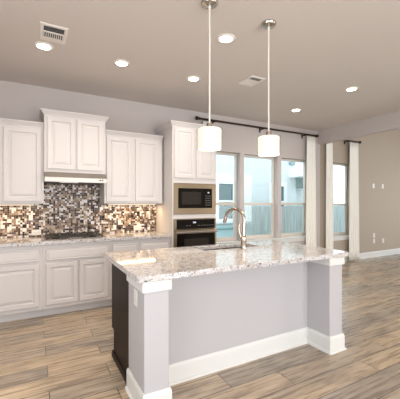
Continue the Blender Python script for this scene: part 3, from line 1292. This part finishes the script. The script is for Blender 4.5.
def pendant_proto(x, y, zb, label):
    t = thing('pendant_light', (x, y, CZ), label, 'pendant light', 'drum pendants over the island')
    m = MB()
    m.lathe(x, y, [(0.066, CZ - 0.0005), (0.066, CZ - 0.010), (0.058, CZ - 0.022), (0.030, CZ - 0.030), (0.012, CZ - 0.034)], 32)
    m.build('canopy', M_chrome, t, True)
    m = MB()
    m.tube([(x, y, CZ - 0.03), (x, y, CZ - 0.06)], 0.010, 12)
    m.tube([(x, y, CZ - 0.06), (x, y, zb + 0.20)], 0.0065, 12)
    m.build('rod', M_cable, t, True)
    m = MB()
    m.lathe(x, y, [(0.012, zb + 0.205), (0.024, zb + 0.202), (0.026, zb + 0.165), (0.034, zb + 0.162), (0.034, zb + 0.156)], 24)
    m.build('socket_cap', M_nickel, t, True)
    m = MB()
    n = 40
    m.lathe(x, y, [(0.020, zb + 0.160), (0.084, zb + 0.160), (0.092, zb + 0.155), (0.094, zb + 0.148), (0.092, zb + 0.004), (0.088, zb), (0.086, zb + 0.004), (0.088, zb + 0.148), (0.084, zb + 0.153), (0.020, zb + 0.155)], n, False, False)
    m.build('shade', M_shade, t, True)
    m = MB()
    m.lathe(x, y, [(0.101, zb - 0.004), (0.103, zb + 0.165), (0.101, zb + 0.165), (0.099, zb - 0.004), (0.101, zb - 0.004)], n, False, False)
    m.build('glass_sleeve', M_shadeglass, t, True)
    m = MB()
    m.lathe(x, y, [(0.012, zb + 0.155), (0.014, zb + 0.12), (0.026, zb + 0.085), (0.028, zb + 0.065), (0.018, zb + 0.045), (0.004, zb + 0.040)], 20)
    m.build('lamp', M_shade, t, True)
    l = bpy.data.lights.new('pendant_glow', 'POINT')
    l.energy = 6
    l.color = (1.0, 0.80, 0.55)
    l.shadow_soft_size = 0.03
    o = bpy.data.objects.new('bulb', l)
    C.objects.link(o)
    o.parent = t
    o.location = (0, 0, zb - 0.02 - CZ)
    return t


PX1, PX2, PY = 1.224, 1.828, 2.085
pp = pendant_proto(PX1, PY, 1.800, 'left drum pendant of the two, hanging in front of the oven tower')
dup(pp, (PX2, PY, CZ), 'right drum pendant of the two, hanging in front of the windows')


# ------------------------------------------------------------------ curtains and rods
def rod(label, x0, x1, z, brackets):
    y = BW - 0.09
    t = thing('curtain_rod', ((x0 + x1) / 2, y, z), label, 'curtain rod', 'dark curtain rods')
    m = MB()
    m.tube([(x0, y, z), (x1, y, z)], 0.017, 14)
    m.build('pole', M_rod, t, True)
    for s, xe in ((-1, x0), (1, x1)):
        m = MB()
        prof = [(0.014, 0), (0.024, 0.004), (0.024, 0.012), (0.015, 0.018), (0.015, 0.024), (0.030, 0.040), (0.034, 0.056), (0.028, 0.074), (0.012, 0.086)]
        m.rings([[(xe + s * d, y + r * math.cos(2 * PI * k / 16), z + r * math.sin(2 * PI * k / 16)) for k in range(16)] for r, d in prof])
        m.build('finial', M_rod, t, True)
    for bx in brackets:
        m = MB()
        m.box(bx - 0.012, bx + 0.012, y - 0.02, BW - 0.0005, z - 0.032, z - 0.015, 0.003)
        m.box(bx - 0.012, bx + 0.012, y - 0.02, y - 0.012, z - 0.032, z + 0.004, 0.002)
        m.box(bx - 0.018, bx + 0.018, BW - 0.008, BW - 0.0005, z - 0.075, z + 0.02, 0.002)
        m.build('bracket', M_rod, t)
    return t


RZ = 2.822
rod('long dark curtain rod above the three windows', 2.52, 5.36, RZ, (2.80, 3.90, 5.05))
rod('short dark curtain rod over the far right window', 5.82, 6.84, RZ, (5.97, 6.44))


def curtain(label, x0, x1, z0=0.012, folds=6, seed=0, flare=0.0):
    rnd = random.Random(seed)
    t = thing('curtain', ((x0 + x1) / 2, BW - 0.09, z0), label, 'curtain', 'cream curtain panels')
    m = MB()
    n = folds * 12
    zt = RZ - 0.030
    ph = [rnd.uniform(-0.35, 0.35) for _ in range(folds + 2)]
    rows = []
    nz = 14
    for j in range(nz + 1):
        v = j / nz
        z = zt + (z0 - zt) * v
        row = []
        amp = 0.008 + 0.006 * min(1, v * 2.2)
        half = (x1 - x0) / 2 * (0.92 + 0.08 * v + flare * v)
        for i in range(n + 1):
            u = i / n
            p = ph[int(u * folds)]
            a = u * folds * 2 * PI + p * math.sin(PI * (u * folds % 1)) * (0.4 + v)
            xx = (x0 + x1) / 2 + (u - 0.5) * 2 * half + 0.010 * math.sin(a * 2 + v)
            yy = BW - 0.090 + amp * math.sin(a)
            row.append((xx, yy, z))
        rows.append(row)
    m.rings(rows, False, False, closed=False)
    o = m.build('panel', M_curtain, t, True, 80)
    sd = o.modifiers.new('thickness', 'SOLIDIFY')
    sd.thickness = 0.003
    k = folds
    for i in range(k):
        xx = x0 + (x1 - x0) * (0.06 + 0.88 * i / (k - 1))
        m = MB()
        ring = [(xx, BW - 0.09 + 0.019 * math.cos(2 * PI * q / 18), RZ - 0.004 + 0.021 * math.sin(2 * PI * q / 18)) for q in range(18)]
        for q in range(18):
            m.tube([ring[q], ring[(q + 1) % 18]], 0.0028, 6, False)
        m.build('ring', M_rod, t)
    return t


curtain('cream curtain gathered between the oven tower and the first window', 2.575, 2.76, folds=3, seed=1)
curtain('cream curtain at the right end of the long rod, left of beam', 5.09, 5.365, folds=4, seed=2, flare=0.14)
curtain('cream curtain just right of the beam, left of the far window', 5.70, 5.92, folds=3, seed=3, flare=0.12)
curtain('cream curtain right of the far window, beside the tan wall', 6.50, 6.84, folds=4, seed=4, flare=0.12)
